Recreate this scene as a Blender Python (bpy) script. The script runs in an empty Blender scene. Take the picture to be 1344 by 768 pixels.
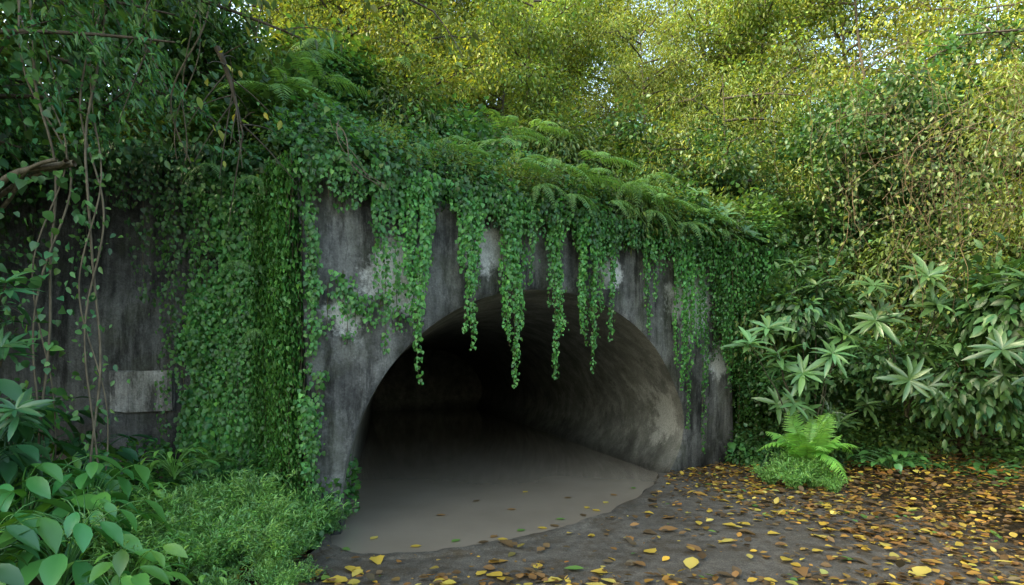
import bpy, bmesh, math
import numpy as np
from mathutils import Vector
rng = np.random.default_rng(11)
scene = bpy.context.scene
COL = scene.collection
U = lambda *a: rng.uniform(*a)
def nrm(a):
    a = np.asarray(a, float)
    return a/np.maximum(np.linalg.norm(a, axis=-1, keepdims=True), 1e-9)

# ------------------------------------------------------------------ materials
def newmat(name):
    m = bpy.data.materials.new(name); m.use_nodes = True
    nt = m.node_tree; nt.nodes.clear()
    out = nt.nodes.new('ShaderNodeOutputMaterial')
    return m, nt, out
def N(nt, t, **kw):
    n = nt.nodes.new(t)
    for k, v in kw.items():
        if k in n.inputs: n.inputs[k].default_value = v
        else: setattr(n, k, v)
    return n
def noise(nt, vec, scale, detail=6, rough=.6):
    n = N(nt, 'ShaderNodeTexNoise'); n.inputs['Scale'].default_value = scale
    n.inputs['Detail'].default_value = detail; n.inputs['Roughness'].default_value = rough
    if vec is not None: nt.links.new(vec, n.inputs['Vector'])
    return n.outputs['Fac']
def mapping(nt, vec, sc):
    n = N(nt, 'ShaderNodeMapping'); n.inputs['Scale'].default_value = sc
    nt.links.new(vec, n.inputs['Vector']); return n.outputs[0]
def ramp(nt, fac, stops):
    n = N(nt, 'ShaderNodeValToRGB'); nt.links.new(fac, n.inputs[0])
    cr = n.color_ramp
    while len(cr.elements) < len(stops): cr.elements.new(.5)
    for e, (p, c) in zip(cr.elements, stops):
        e.position = p; e.color = (c, c, c, 1) if isinstance(c, (int, float)) else (*c, 1)
    return n.outputs[0]
def mixc(nt, fac, a, b, mode='MIX'):
    n = N(nt, 'ShaderNodeMix'); n.data_type = 'RGBA'; n.blend_type = mode
    for s, v in ((n.inputs[0], fac), (n.inputs[6], a), (n.inputs[7], b)):
        if isinstance(v, (int, float)): s.default_value = v
        elif isinstance(v, tuple): s.default_value = (*v, 1)
        else: nt.links.new(v, s)
    return n.outputs[2]
def mth(nt, op, a, b=0.0):
    n = N(nt, 'ShaderNodeMath'); n.operation = op
    for s, v in ((n.inputs[0], a), (n.inputs[1], b)):
        if isinstance(v, (int, float)): s.default_value = v
        else: nt.links.new(v, s)
    return n.outputs[0]
def bump(nt, h, strength=.5, dist=.02, prev=None):
    n = N(nt, 'ShaderNodeBump'); n.inputs['Strength'].default_value = strength
    n.inputs['Distance'].default_value = dist; nt.links.new(h, n.inputs['Height'])
    if prev is not None: nt.links.new(prev, n.inputs['Normal'])
    return n.outputs[0]
def princ(nt, out, col, rough, normal=None, spec=.4):
    p = N(nt, 'ShaderNodeBsdfPrincipled')
    for s, v in (('Base Color', col), ('Roughness', rough)):
        if isinstance(v, tuple): p.inputs[s].default_value = (*v, 1)
        elif isinstance(v, (int, float)): p.inputs[s].default_value = v
        else: nt.links.new(v, p.inputs[s])
    p.inputs['Specular IOR Level'].default_value = spec
    if normal is not None: nt.links.new(normal, p.inputs['Normal'])
    nt.links.new(p.outputs[0], out.inputs[0]); return p

def leaf_material(name, trans=.35, gloss=.04, rough=.42):
    m, nt, out = newmat(name)
    at = N(nt, 'ShaderNodeAttribute'); at.attribute_name = 'tint'
    c = at.outputs['Color']
    d = N(nt, 'ShaderNodeBsdfDiffuse'); nt.links.new(c, d.inputs[0])
    t = N(nt, 'ShaderNodeBsdfTranslucent')
    nt.links.new(mixc(nt, 1.0, c, (1.9, 1.8, .8), 'MULTIPLY'), t.inputs[0])
    g = N(nt, 'ShaderNodeBsdfGlossy'); g.inputs['Roughness'].default_value = rough
    g.inputs[0].default_value = (.75, .85, .75, 1)
    m1 = N(nt, 'ShaderNodeMixShader'); m1.inputs[0].default_value = trans
    nt.links.new(d.outputs[0], m1.inputs[1]); nt.links.new(t.outputs[0], m1.inputs[2])
    m2 = N(nt, 'ShaderNodeMixShader'); m2.inputs[0].default_value = gloss
    nt.links.new(m1.outputs[0], m2.inputs[1]); nt.links.new(g.outputs[0], m2.inputs[2])
    nt.links.new(m2.outputs[0], out.inputs[0]); return m
M_LEAF = leaf_material('leaf_foliage')
M_BIG = leaf_material('broad_leaf', .28, .06, .33)
M_DEAD = leaf_material('fallen_leaf', .15, .03, .5)

m, nt, out = newmat('bark'); M_BARK = m
at = N(nt, 'ShaderNodeAttribute'); at.attribute_name = 'tint'
tc = N(nt, 'ShaderNodeTexCoord')
nz = noise(nt, mapping(nt, tc.outputs['Object'], (14, 14, 3)), 2, 8)
princ(nt, out, mixc(nt, 1.0, at.outputs['Color'], ramp(nt, nz, [(.3, .5), (.7, 1.5)]), 'MULTIPLY'), .85, bump(nt, nz, .6, .02))

def concrete(name, dark, mid, light, worn=(), moss=.5, streak=(5,5,.35), pale=.12, foot=True, mosscol=(.035,.045,.014), blot=(3,3,.7), bd=.08, bmin=.25, gain=1.9):
    m, nt, out = newmat(name)
    geo = N(nt, 'ShaderNodeNewGeometry'); O = geo.outputs['Position']
    a = noise(nt, O, 1.1, 10, .68)
    st = noise(nt, mapping(nt, O, streak), 1.3, 6, .65)
    mixf = mth(nt, 'ADD', mth(nt, 'MULTIPLY', a, .5), mth(nt, 'MULTIPLY', st, .5))
    c = ramp(nt, mixf, [(.41, dark), (.51, mid), (.62, tuple(x*gain for x in mid))])
    pf = noise(nt, O, 2.6, 10, .76)
    pm = mth(nt, 'MULTIPLY', ramp(nt, pf, [(.48, 0.0), (.58, 1.0)]), pale)
    fine = noise(nt, O, 38, 5, .7)
    bl = ramp(nt, noise(nt, mapping(nt, O, blot), 1.6, 9, .75), [(.38, bmin), (.5, 1.0)])
    c = mixc(nt, pm, c, light)
    c = mixc(nt, 1.0, c, bl, 'MULTIPLY')
    pw = None
    for (P, r) in worn:
        v = N(nt, 'ShaderNodeVectorMath'); v.operation = 'DISTANCE'; nt.links.new(O, v.inputs[0]); v.inputs[1].default_value = P
        dm = mth(nt, 'SUBTRACT', 1.0, mth(nt, 'DIVIDE', v.outputs['Value'], r))
        k = ramp(nt, mth(nt, 'ADD', mth(nt, 'MULTIPLY', dm, .38), mth(nt, 'MULTIPLY', pf, .95)), [(.58, 0.0), (.70, .92)])
        pw = k if pw is None else mth(nt, 'MAXIMUM', pw, k)
    if pw is not None: c = mixc(nt, pw, c, light)
    c = mixc(nt, 1.0, c, ramp(nt, fine, [(.3, .62), (.7, 1.35)]), 'MULTIPLY')
    mo = ramp(nt, noise(nt, O, 1.7, 8, .7), [(.5, 0.0), (.7, moss)])
    c = mixc(nt, mo, c, mosscol)
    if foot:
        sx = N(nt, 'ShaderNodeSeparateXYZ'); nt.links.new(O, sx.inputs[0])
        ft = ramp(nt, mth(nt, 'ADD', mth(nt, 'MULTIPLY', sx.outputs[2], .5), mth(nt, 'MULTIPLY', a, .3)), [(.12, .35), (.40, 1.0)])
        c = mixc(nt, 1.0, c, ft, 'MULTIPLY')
    bn = bump(nt, fine, .5, .012)
    bn = bump(nt, a, .6, bd, bn)
    princ(nt, out, c, ramp(nt, a, [(.3, .6), (.7, .95)]), bn, .3)
    return m

# ------------------------------------------------------------------ portal frame of reference
OW=np.array([-1.97,6.34]); EW=nrm(np.array([6.3,4.66])); NW=np.array([EW[1],-EW[0]])
E3=np.array([EW[0],EW[1],0]); N3=np.array([NW[0],NW[1],0])
AX=nrm(np.array([-.2265,1.0,0]))
TOPH=3.88
def W3(s,h,off=0.0):
    s=np.asarray(s,float); h=np.asarray(h,float)+0*s; off=np.asarray(off,float)+0*s
    return np.stack([OW[0]+EW[0]*s+NW[0]*off, OW[1]+EW[1]*s+NW[1]*off, h],-1)
WORN=[(tuple(W3(.75,2.75)),.65),(tuple(W3(.15,2.4)),.4),(tuple(W3(6.5,3.0)),1.0),(tuple(W3(2.0,3.35)),.5),(tuple(W3(4.4,3.3)),.45),(tuple(W3(7.2,1.9)),.5)]
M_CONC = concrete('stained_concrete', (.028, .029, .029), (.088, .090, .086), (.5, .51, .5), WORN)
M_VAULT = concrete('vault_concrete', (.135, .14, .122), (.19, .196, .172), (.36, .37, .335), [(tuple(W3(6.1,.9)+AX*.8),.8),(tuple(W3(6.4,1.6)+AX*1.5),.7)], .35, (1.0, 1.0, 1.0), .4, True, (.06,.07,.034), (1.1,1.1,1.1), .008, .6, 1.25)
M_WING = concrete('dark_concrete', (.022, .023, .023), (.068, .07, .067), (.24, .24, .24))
M_PATCH = concrete('pale_concrete', (.12, .12, .115), (.2, .2, .19), (.36, .36, .34), (), .4, (5,5,.35), .5, False)

m, nt, out = newmat('muddy_water'); M_WATER = m
geo = N(nt, 'ShaderNodeNewGeometry'); O = geo.outputs['Position']
c = ramp(nt, noise(nt, O, .6, 5), [(.3, (.205, .178, .136)), (.7, (.255, .223, .175))])
princ(nt, out, c, .06, bump(nt, noise(nt, O, 1.2, 2), .02, .01), .45)

m, nt, out = newmat('asphalt'); M_ASPH = m
geo = N(nt, 'ShaderNodeNewGeometry'); O = geo.outputs['Position']
big = noise(nt, O, .9, 9, .7); fine = noise(nt, O, 60, 4, .75); md = noise(nt, O, 9, 6, .75)
c = ramp(nt, big, [(.3, (.062, .056, .044)), (.5, (.112, .103, .085)), (.7, (.155, .143, .12))])
c = mixc(nt, 1.0, c, ramp(nt, fine, [(.3, .4), (.7, 1.55)]), 'MULTIPLY')
c = mixc(nt, 1.0, c, ramp(nt, md, [(.32, .6), (.65, 1.2)]), 'MULTIPLY')
c = mixc(nt, ramp(nt, noise(nt, O, 2.3, 9, .8), [(.49, 0.0), (.63, .8)]), c, (.05, .036, .018))
princ(nt, out, c, .9, bump(nt, fine, .9, .016, bump(nt, md, .6, .03)), .25)

m, nt, out = newmat('forest_soil'); M_SOIL = m
geo = N(nt, 'ShaderNodeNewGeometry'); O = geo.outputs['Position']
a = noise(nt, O, 1.5, 10, .7); f = noise(nt, O, 30, 6, .7)
c = ramp(nt, a, [(.3, (.014, .011, .006)), (.5, (.03, .023, .012)), (.7, (.025, .03, .010))])
c = mixc(nt, 1.0, c, ramp(nt, f, [(.3, .5), (.7, 1.6)]), 'MULTIPLY')
princ(nt, out, c, .95, bump(nt, f, .9, .03), .2)

# ------------------------------------------------------------------ mesh accumulator
class Acc:
    def __init__(s): s.v=[]; s.f=[]; s.c=[]; s.n=0
    def add(s, V, F, C):
        V=np.asarray(V,float).reshape(-1,3); F=np.asarray(F,int).reshape(-1,4)
        C=np.asarray(C,float)
        if C.ndim==1: C=np.tile(C,(len(V),1))
        s.v.append(V); s.f.append(F+s.n); s.c.append(C); s.n+=len(V)
    def mesh(s, name, mat, smooth=True):
        me=bpy.data.meshes.new(name)
        V=np.concatenate(s.v); F=np.concatenate(s.f); C=np.concatenate(s.c)
        me.vertices.add(len(V)); me.vertices.foreach_set('co', V.astype(np.float32).ravel())
        me.loops.add(F.size); me.loops.foreach_set('vertex_index', F.astype(np.int32).ravel())
        me.polygons.add(len(F)); me.polygons.foreach_set('loop_start', (np.arange(len(F))*4).astype(np.int32))
        me.polygons.foreach_set('use_smooth', np.full(len(F), smooth))
        me.update(calc_edges=True)
        at=me.attributes.new('tint','FLOAT_COLOR','POINT')
        at.data.foreach_set('color', np.concatenate([np.clip(C,0,1),np.ones((len(C),1))],1).astype(np.float32).ravel())
        me.materials.append(mat); return me
def ob(name, me, parent=None, **props):
    o=bpy.data.objects.new(name, me); COL.objects.link(o)
    if parent is not None: o.parent=parent
    for k,v in props.items(): o[k]=v
    return o
def empty(name, loc=(0,0,0), **props):
    o=ob(name,None,**props); o.empty_display_size=.2; o.location=loc; return o

def tmpl(rows, fold=.12, droop=.1):
    V=[];F=[]
    for y,w in rows:
        z=-droop*y*y
        V+=[(-w,y,z+fold*w*2),(0,y,z),(w,y,z+fold*w*2)]
    for i in range(len(rows)-1):
        a=i*3; F+=[(a,a+1,a+4,a+3),(a+1,a+2,a+5,a+4)]
    return np.array(V),np.array(F)
def diamond(w, r=.5, fold=.25, droop=.12):
    V=np.array([(0,0,0),(w*.8,r*.4,fold*w),(w,r*1.1,fold*w),(0,1,-droop),(-w,r*1.1,fold*w),(-w*.8,r*.4,fold*w)],float)
    return V,np.array([(0,1,2,3),(0,3,4,5)])
T_IVY=tmpl([(0,.02),(.06,.34),(.38,.42),(.72,.24),(1,.01)],.14,.2)
T_IVY2=diamond(.42,.35)
T_OVAL=diamond(.26,.5)
T_THIN=diamond(.13,.45,.3,.2)
T_LANCE=tmpl([(0,.015),(.2,.075),(.5,.105),(.8,.07),(1,.005)],.2,.28)
T_PIN=diamond(.075,.3,.2,.12)
T_BROAD=tmpl([(-.06,.1),(.02,.26),(.18,.36),(.42,.37),(.68,.25),(.88,.1),(1,.008)],.14,.3)
T_ELL=tmpl([(0,.02),(.1,.12),(.3,.22),(.55,.24),(.8,.14),(1,.008)],.16,.3)

def scatter(acc, T, pos, d, n, sc, col, var=.25, hue=.12):
    V,F=T; pos=np.asarray(pos,float).reshape(-1,3); k=len(pos)
    if k==0: return
    d=nrm(np.broadcast_to(d,(k,3))); n=np.broadcast_to(n,(k,3))
    z=nrm(n-(n*d).sum(1,keepdims=True)*d); x=np.cross(d,z)
    sc=np.broadcast_to(np.asarray(sc,float),(k,))
    W=(x[:,None,:]*V[None,:,0:1]+d[:,None,:]*V[None,:,1:2]+z[:,None,:]*V[None,:,2:3])*sc[:,None,None]+pos[:,None,:]
    FF=(F[None]+(np.arange(k)*len(V))[:,None,None]).reshape(-1,4)
    c=np.broadcast_to(np.asarray(col,float),(k,3))*(1+rng.normal(0,var,(k,1))).clip(.35,1.9)
    h=rng.normal(0,hue,(k,1)); c=c*np.concatenate([1+h*1.3,1+h*.3,1-h],1).clip(.4,1.8)
    acc.add(W.reshape(-1,3),FF,np.repeat(c,len(V),0))
def tube(acc, P, r, sides=6, col=(.06,.045,.03)):
    P=np.asarray(P,float); k=len(P); r=np.broadcast_to(np.asarray(r,float),(k,))
    t=nrm(np.gradient(P,axis=0)); ref=np.array([.31,.2,.93]) if abs(t[0][2])<.9 else np.array([1.,.1,0])
    a=nrm(np.cross(t,ref)); b=np.cross(t,a)
    th=np.linspace(0,2*np.pi,sides,endpoint=False)
    ring=P[:,None,:]+r[:,None,None]*(a[:,None,:]*np.cos(th)[None,:,None]+b[:,None,:]*np.sin(th)[None,:,None])
    F=[]
    for i in range(k-1):
        for j in range(sides):
            j2=(j+1)%sides; F.append((i*sides+j,i*sides+j2,(i+1)*sides+j2,(i+1)*sides+j))
    acc.add(ring.reshape(-1,3),F,col)
def rv(k, s=1.0): return rng.normal(0,s,(k,3))
def wob(x,y,z=0):
    return (np.sin(1.7*x+.6*y+2.1*z)+np.sin(-.9*x+2.3*y+1.1*z+1.3)+.6*np.sin(4.1*x+1.9*z+.5)+.6*np.sin(3.7*y-4.3*z+2.2)+.3*np.sin(9.1*x+7.7*y+8.3*z))/3.5

SC,RX,R=3.24,3.17,2.9
def arch(phi):
    c,s=math.cos(phi),math.sin(phi); p=2/2.1
    cc=math.copysign(abs(c)**p,c); ss=max(s,0)**p
    x=SC+RX*cc; h=R*ss
    if c>0 and h<1.2: x-=.55*(1-h/1.2)**2
    return x,h
def box_hit(phi):
    c,s=math.cos(phi),math.sin(phi); best=1e9
    if s>1e-6: best=min(best,TOPH/s)
    if c>1e-6: best=min(best,(7.84-SC)/(c+.07*s))
    if c<-1e-6:
        best=min(best,(SC+.22)/(-c-.05*s) if (-c-.05*s)>1e-6 else 1e9)
    return SC+best*c, best*s
portal=empty('concrete_tunnel',tuple(W3(3,0,0)),label='dark stained concrete tunnel with arched mouth draped in ivy',category='tunnel')
def pob(name,me,parent):
    o=ob(name,me,parent); o.location=tuple(-Vector(parent.location)); return o
cr=math.atan2(TOPH,7.84-.07*TOPH-SC); cl=math.atan2(TOPH,-(SC+.22+.05*TOPH))
phis=sorted(set(list(np.linspace(0,math.pi,90))+[cr,cl]))
inner=[(arch(0)[0],-.5)]+[arch(p) for p in phis]+[(arch(math.pi)[0],-.5)]
outer=[(7.84,-.5)]+[box_hit(p) for p in phis]+[(-.22,-.5)]
M=26; A=Acc(); V=[];nA=len(inner)
def foff(s,h,j):
    o=.018*wob(s*1.5,h*1.5)+.006*wob(s*9,h*9)
    if j==0: o-=.02
    if j==M: o-=.03
    return o
for i in range(nA):
    for j in range(M+1):
        t=j/M; s=inner[i][0]*(1-t)+outer[i][0]*t; h=inner[i][1]*(1-t)+outer[i][1]*t
        V.append(W3(s,h,foff(s,h,j)))
F=[(i*(M+1)+j,(i+1)*(M+1)+j,(i+1)*(M+1)+j+1,i*(M+1)+j+1) for i in range(nA-1) for j in range(M)]
A.add(np.array(V),F,(1,1,1))
V=[];K=8
for i in range(nA):
    for j in range(K+1):
        s,h=outer[i]
        if j==0: V.append(W3(s,h,foff(s,h,M)))
        else: V.append(W3(s+.01*wob(j,i*.2),h+.01*wob(i*.3,j),-.03-1.6*j/K))
F=[(i*(K+1)+j,(i+1)*(K+1)+j,(i+1)*(K+1)+j+1,i*(K+1)+j+1) for i in range(nA-1) for j in range(K)]
A.add(np.array(V),F,(1,1,1))
pob('portal_wall',A.mesh('portal_wall',M_CONC),portal)
A=Acc();V=[];L=56
for i in range(nA):
    for j in range(L+1):
        dd=(j/L)**1.6*24; s,h=inner[i]
        k=.025*wob(s*1.2,h*1.2,dd*.35)
        cx,cz=SC-s,.8-h; l=math.hypot(cx,cz)
        if j==0:k=0
        V.append(W3(s+cx/l*k,h+cz/l*k,foff(s,h,0) if j==0 else -.02)+AX*dd)
F=[(i*(L+1)+j,i*(L+1)+j+1,(i+1)*(L+1)+j+1,(i+1)*(L+1)+j) for i in range(nA-1) for j in range(L)]
A.add(np.array(V),F,(1,1,1))
rim=[W3(SC+(inner[i][0]-SC)*1.08,inner[i][1]*1.08-.05,-.02)+AX*21 for i in range(nA)]
A.add(np.array(rim),[(i,i+1,nA-2-i,nA-1-i) for i in range(nA//2-1)],(1,1,1))
pob('tunnel_vault',A.mesh('tunnel_vault',M_VAULT),portal)

# wing wall
wing=empty('concrete_wall',(-6,7.4,0),label='tall dark weathered concrete retaining wall beside the tunnel',category='wall')
A=Acc();V=[]
xs=np.linspace(-14,-3.0,90);zs=np.linspace(-.5,4.35,44)
for x in xs:
    for z in zs: V.append((x,7.35+.03*wob(x,z)+.05*(z/4)+ (.02 if z>2.75 else 0),z+(.05*wob(x*2,0) if z>4.3 else 0)))
F=[(i*44+j,(i+1)*44+j,(i+1)*44+j+1,i*44+j+1) for i in range(89) for j in range(43)]
A.add(np.array(V),F,(1,1,1))
V=[(x,y,4.34) for x in xs for y in (7.4,8.0)]
A.add(np.array(V),[(i*2,i*2+2,i*2+3,i*2+1) for i in range(89)],(1,1,1))
pob('wall_face',A.mesh('wall_face',M_WING),wing)
bm=bmesh.new(); bmesh.ops.create_cube(bm,size=1)
bmesh.ops.scale(bm,vec=(.8,.12,.52),verts=bm.verts)
bmesh.ops.bevel(bm,geom=list(bm.edges),offset=.015,segments=2)
bmesh.ops.subdivide_edges(bm,edges=list(bm.edges),cuts=3,use_grid_fill=True)
for v in bm.verts: v.co.x+=.025*wob(v.co.z*9,v.co.y*4); v.co.z+=.025*wob(v.co.x*9,1)
me=bpy.data.meshes.new('wall_block'); bm.to_mesh(me); bm.free(); me.materials.append(M_PATCH)
o=ob('wall_block',me,wing,label='pale grey concrete block set into the dark wall'); o.location=(-4.78+6,7.375-7.4,1.47)

# ------------------------------------------------------------------ ground, path, kerb, water
EDGE=np.array([(-2.0,6.2),(-1.78,5.62),(-1.39,5.34),(-.95,5.4),(-.54,5.55),(-.1,5.78),(.3,6.05),(.75,6.5),(1.22,7.05),(1.65,7.7),(2.0,8.35),(2.3,9.0),(2.48,9.62)])
def smoothline(P,k=6):
    P=np.asarray(P,float);out=[]
    for i in range(len(P)-1):
        p0=P[max(i-1,0)];p1=P[i];p2=P[i+1];p3=P[min(i+2,len(P)-1)]
        for t in np.linspace(0,1,k,endpoint=False):
            out.append(.5*((2*p1)+(-p0+p2)*t+(2*p0-5*p1+4*p2-p3)*t*t+(-p0+3*p1-3*p2+p3)*t**3))
    out.append(P[-1]);return np.array(out)
ES=smoothline(EDGE)
ES[6:-3]+=np.stack([.04*np.array([wob(i*.45,3) for i in range(len(ES)-9)]),.055*np.array([wob(7,i*.5)+.4*wob(i*1.3,2) for i in range(len(ES)-9)])],1)
WP=np.concatenate([ES,[ES[-1]+AX[:2]*24+np.array([.5,0]),EDGE[0]+AX[:2]*26+np.array([-.3,0])]])
def inpoly(x,y,P):
    r=np.zeros(x.shape,bool);n=len(P)
    for i in range(n):
        x1,y1=P[i];x2,y2=P[(i+1)%n]
        c=((y1>y)!=(y2>y))&(x<(x2-x1)*(y-y1)/((y2-y1) if y2!=y1 else 1e-9)+x1); r^=c
    return r
gx=np.concatenate([[-300,-150,-70,-35],np.linspace(-20,-4,33),np.arange(-3.9,6,.1),np.linspace(6.1,20,30),[35,70,150,300]])
gy=np.concatenate([[-300,-150,-60,-25],np.linspace(-12,2.9,30),np.arange(3,11.5,.1),np.linspace(11.6,34,90),[60,120,300]])
X,Y=np.meshgrid(gx,gy,indexing='ij')
TW=np.concatenate([WP[:len(ES)],[ES[-1]+np.array([1.3,.4]),ES[-1]+AX[:2]*24+np.array([1.3,0]),WP[-1]+np.array([-.4,0])]])
ins=np.zeros(X.shape,bool)
for dx in(-.16,0,.16):
    for dy in(-.16,0,.16): ins|=inpoly(X+dx,Y+dy,TW)
Z=-.045+.025*wob(X*1.5,Y*1.5)
Z+=np.clip((-X-2.1)*.12,0,.35)*(Y<8)+np.clip((X-4.6)*.1,0,.4)
Z[ins]=-.55
nx,ny=X.shape
I=np.arange(nx*ny).reshape(nx,ny)
F=np.stack([I[:-1,:-1],I[1:,:-1],I[1:,1:],I[:-1,1:]],-1).reshape(-1,4)
A=Acc();A.add(np.stack([X,Y,Z],-1),F,(1,1,1)); ob('ground',A.mesh('ground',M_SOIL),kind='structure')
def polysheet(name,P,z,mat,skirt=0):
    bm=bmesh.new();vs=[bm.verts.new((p[0],p[1],z)) for p in P];f=bm.faces.new(vs)
    bm.normal_update()
    if f.normal.z<0: f.normal_flip()
    if skirt:
        lo=[bm.verts.new((p[0],p[1],z-skirt)) for p in P]
        for i in range(len(P)): bm.faces.new((vs[i],vs[(i+1)%len(P)],lo[(i+1)%len(P)],lo[i]))
    bmesh.ops.triangulate(bm,faces=[f]);me=bpy.data.meshes.new(name);bm.to_mesh(me);bm.free();me.materials.append(mat)
    return ob(name,me,kind='structure')
WPX=np.concatenate([ES+np.array([.05,-.1]),[ES[-1]+np.array([1.0,.5]),ES[-1]+AX[:2]*24+np.array([1.2,0]),EDGE[0]+AX[:2]*26+np.array([-.6,0])]]); WPX[0]=(-2.2,6.2)
polysheet('water',WPX,-.1,M_WATER)
PP=np.concatenate([ES[4:],[(2.9,9.9),(4.4,10.9),(4.75,10.0),(4.9,8.6),(5.3,6.8),(5.9,5.0),(6.8,2),(7.5,-3),(8,-14),(-2.6,-14),(-2.4,0),(-2.1,3.5),(-1.95,4.8)]])
polysheet('path',PP,0.0,M_ASPH,.5)
A=Acc();prof=[(.0,-.45),(-.01,-.03),(.02,.004),(.06,.014),(.16,.014),(.2,.008),(.22,-.02)];V=[]
KP=ES[2:]; tn=nrm(np.gradient(KP,axis=0)); rn=np.stack([tn[:,1],-tn[:,0]],1)
for i,(p,nn) in enumerate(zip(KP,rn)):
    for a,b in prof:
        aa=a-.03+.035*wob(i*.5,a*9); V.append((p[0]+nn[0]*aa,p[1]+nn[1]*aa,b+.012*wob(i*.7,a*20)))
k=len(prof);F=[(i*k+j,(i+1)*k+j,(i+1)*k+j+1,i*k+j+1) for i in range(len(KP)-1) for j in range(k-1)]
A.add(np.array(V),F,(1,1,1))
ob('kerb',A.mesh('kerb',M_ASPH),kind='structure')

# ------------------------------------------------------------------ hill (parametric sheet)
HB=np.array([
(-30,7.7,4.2,-.4,1,.6),(-9,7.7,4.2,-.2,1,.7),(-3.6,7.8,4.15,-.1,1,.8),(-2.9,7.0,3.65,-.1,1,.85),(3.9,11.9,3.65,.1,1,.85),
(4.9,11.8,-.1,.3,1,1.9),(6.6,11.2,-.15,.6,.8,1.9),(7.9,9.0,-.15,1,.5,1.8),(8.6,5.5,-.15,1,.2,1.7),(9.6,0,-.15,1,0,1.4),(11,-12,-.15,1,-.2,1.2)],float)
def hill(q,d):
    q=np.asarray(q,float);d=np.asarray(d,float)+0*q
    i=np.clip(np.floor(q).astype(int),0,len(HB)-2);f=(q-i)[...,None]
    b=HB[i]*(1-f)+HB[i+1]*f; dr=nrm(b[...,3:5])
    x=b[...,0]+dr[...,0]*d; y=b[...,1]+dr[...,1]*d
    z=b[...,2]+b[...,5]*np.minimum(d,4)+.38*np.maximum(d-4,0)+np.minimum(d,1)*.35*wob(x*.8,y*.8)
    return np.stack([x,y,z],-1)
qs=np.concatenate([np.linspace(0,2,20),np.linspace(2.1,4,60),np.linspace(4.02,10,90)]);ds=np.concatenate([np.linspace(0,5,24),np.linspace(5.5,40,40)])
Q,D=np.meshgrid(qs,ds,indexing='ij');P=hill(Q,D);nx,ny=Q.shape;I=np.arange(nx*ny).reshape(nx,ny)
F=np.stack([I[:-1,:-1],I[:-1,1:],I[1:,1:],I[1:,:-1]],-1).reshape(-1,4)
A=Acc();A.add(P,F[:,::-1],(1,1,1));ob('hill',A.mesh('hill',M_SOIL),kind='structure')

# ------------------------------------------------------------------ ivy
G_IVY=np.array([.068,.20,.044]); G_DARK=np.array([.042,.112,.034]); G_MID=np.array([.075,.155,.04]); G_WARM=np.array([.125,.17,.042])
def tendril(As,Al,P0,length,n,e,wd=.07,dens=62,size=.085,col=G_IVY,stem=True,outw=.05):
    k=max(int(length*6),3);t=np.linspace(0,1,k)
    ph=U(0,6);amp=U(.01,.04)
    P=np.asarray(P0)[None]+np.outer(t*length,[0,0,-1])+np.outer(amp*np.sin(t*length*2.2+ph)+rng.normal(0,.006,k),e)+np.outer(.02*np.sin(t*5+ph),n)
    if stem: tube(As,P,np.linspace(.006,.0025,k),4,(.07,.06,.03))
    m=max(int(length*dens),3);tt=rng.uniform(0,1,m);B=np.stack([np.interp(tt,t,P[:,i]) for i in range(3)],1)
    taper=(1-.55*tt**2.5)[:,None]
    lat=rng.normal(0,wd,(m,1))*taper
    pos=B+lat*e+np.abs(rng.normal(.01,outw,(m,1)))*n
    d=np.array([0,0,-1.])+np.sign(lat)*U(.0,.7,(m,1))*e+n*U(-.1,.5,(m,1))+rv(m,.2)
    nn=n+np.array([0,0,.55])+rv(m,.33)
    scatter(Al,T_IVY,pos,d,nn,size*U(.6,1.25,m)*(1-.35*tt),col*U(.85,1.15),.3,.1)
def sof(u):
    k=(u-672)/746; return (1.97+6.34*k)/(.804-.595*k)
def hof(u,v):
    s=sof(u); return 1.7-(v-490)/746*(6.34+.595*s)
curt=[(487,5,465,2,.6),(506,6,385,2,.6),(538,17,502,8,.55),(604,15,460,7,.6),(664,18,508,9,.55),(718,8,497,4,.7),(760,14,490,8,.6),(790,7,448,3,.7),(838,5,440,3,.7),(884,15,560,8,.5),(908,7,592,3,.6)]
for (u,hw,vb,nt_,minf) in curt:
    s0=sof(u);dw=(sof(u+hw)-sof(u-hw))/2;hb=hof(u,vb);top=4.0
    o=empty('hanging_vine',tuple(W3(s0,top,.2)),label='long green ivy curtain hanging over the tunnel mouth',category='vine',group='ivy curtains hanging over the tunnel')
    As,Al=Acc(),Acc()
    for k in range(nt_):
        off=(k/(nt_-1)*2-1)*dw*.85
        fr=1-(1-minf)*abs(off/dw)**1.2-U(0,.3)
        if k==nt_//2: fr=1
        tendril(As,Al,W3(s0+off,top,U(.12,.26)),(top-hb)*fr,N3,E3,.028,105,.062,G_IVY*U(.8,1.5),outw=.035)
    for k in range(nt_//2+1):
        tendril(As,Al,W3(s0+U(-1.2,1.2)*dw,top,U(.1,.25)),U(.3,.7),N3,E3,.05,95,.062,G_IVY*U(.7,1.3))
    pob('stem',As.mesh('vine_stem',M_BARK),o);pob('foliage',Al.mesh('vine_foliage',M_LEAF),o)
o=empty('ivy_mat',tuple(W3(3.5,3.9,0)),label='thick ragged ivy mat spilling over the tunnel wall top',category='ivy')
As,Al=Acc(),Acc()
for k in range(190):
    s=U(-.4,8.0); L=.17+.17*abs(rng.normal())+.3*max(0,wob(s*3,0))
    if s>6.9: L=U(1,2.6)
    tendril(As,Al,W3(s,TOPH+.2,U(.02,.3)),L,N3,E3,.07,90,.064,(G_IVY if U()>.4 else G_DARK))
k=22000;s=U(-.45,8,k);a=U(0,1,k)**.9;bulge=.25+.22*wob(s*2.3,a*3)
pos=W3(s,TOPH+.1+a*1.05+.28*wob(s*2.3,a),bulge-a*1.4)+rv(k,.09)
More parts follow.
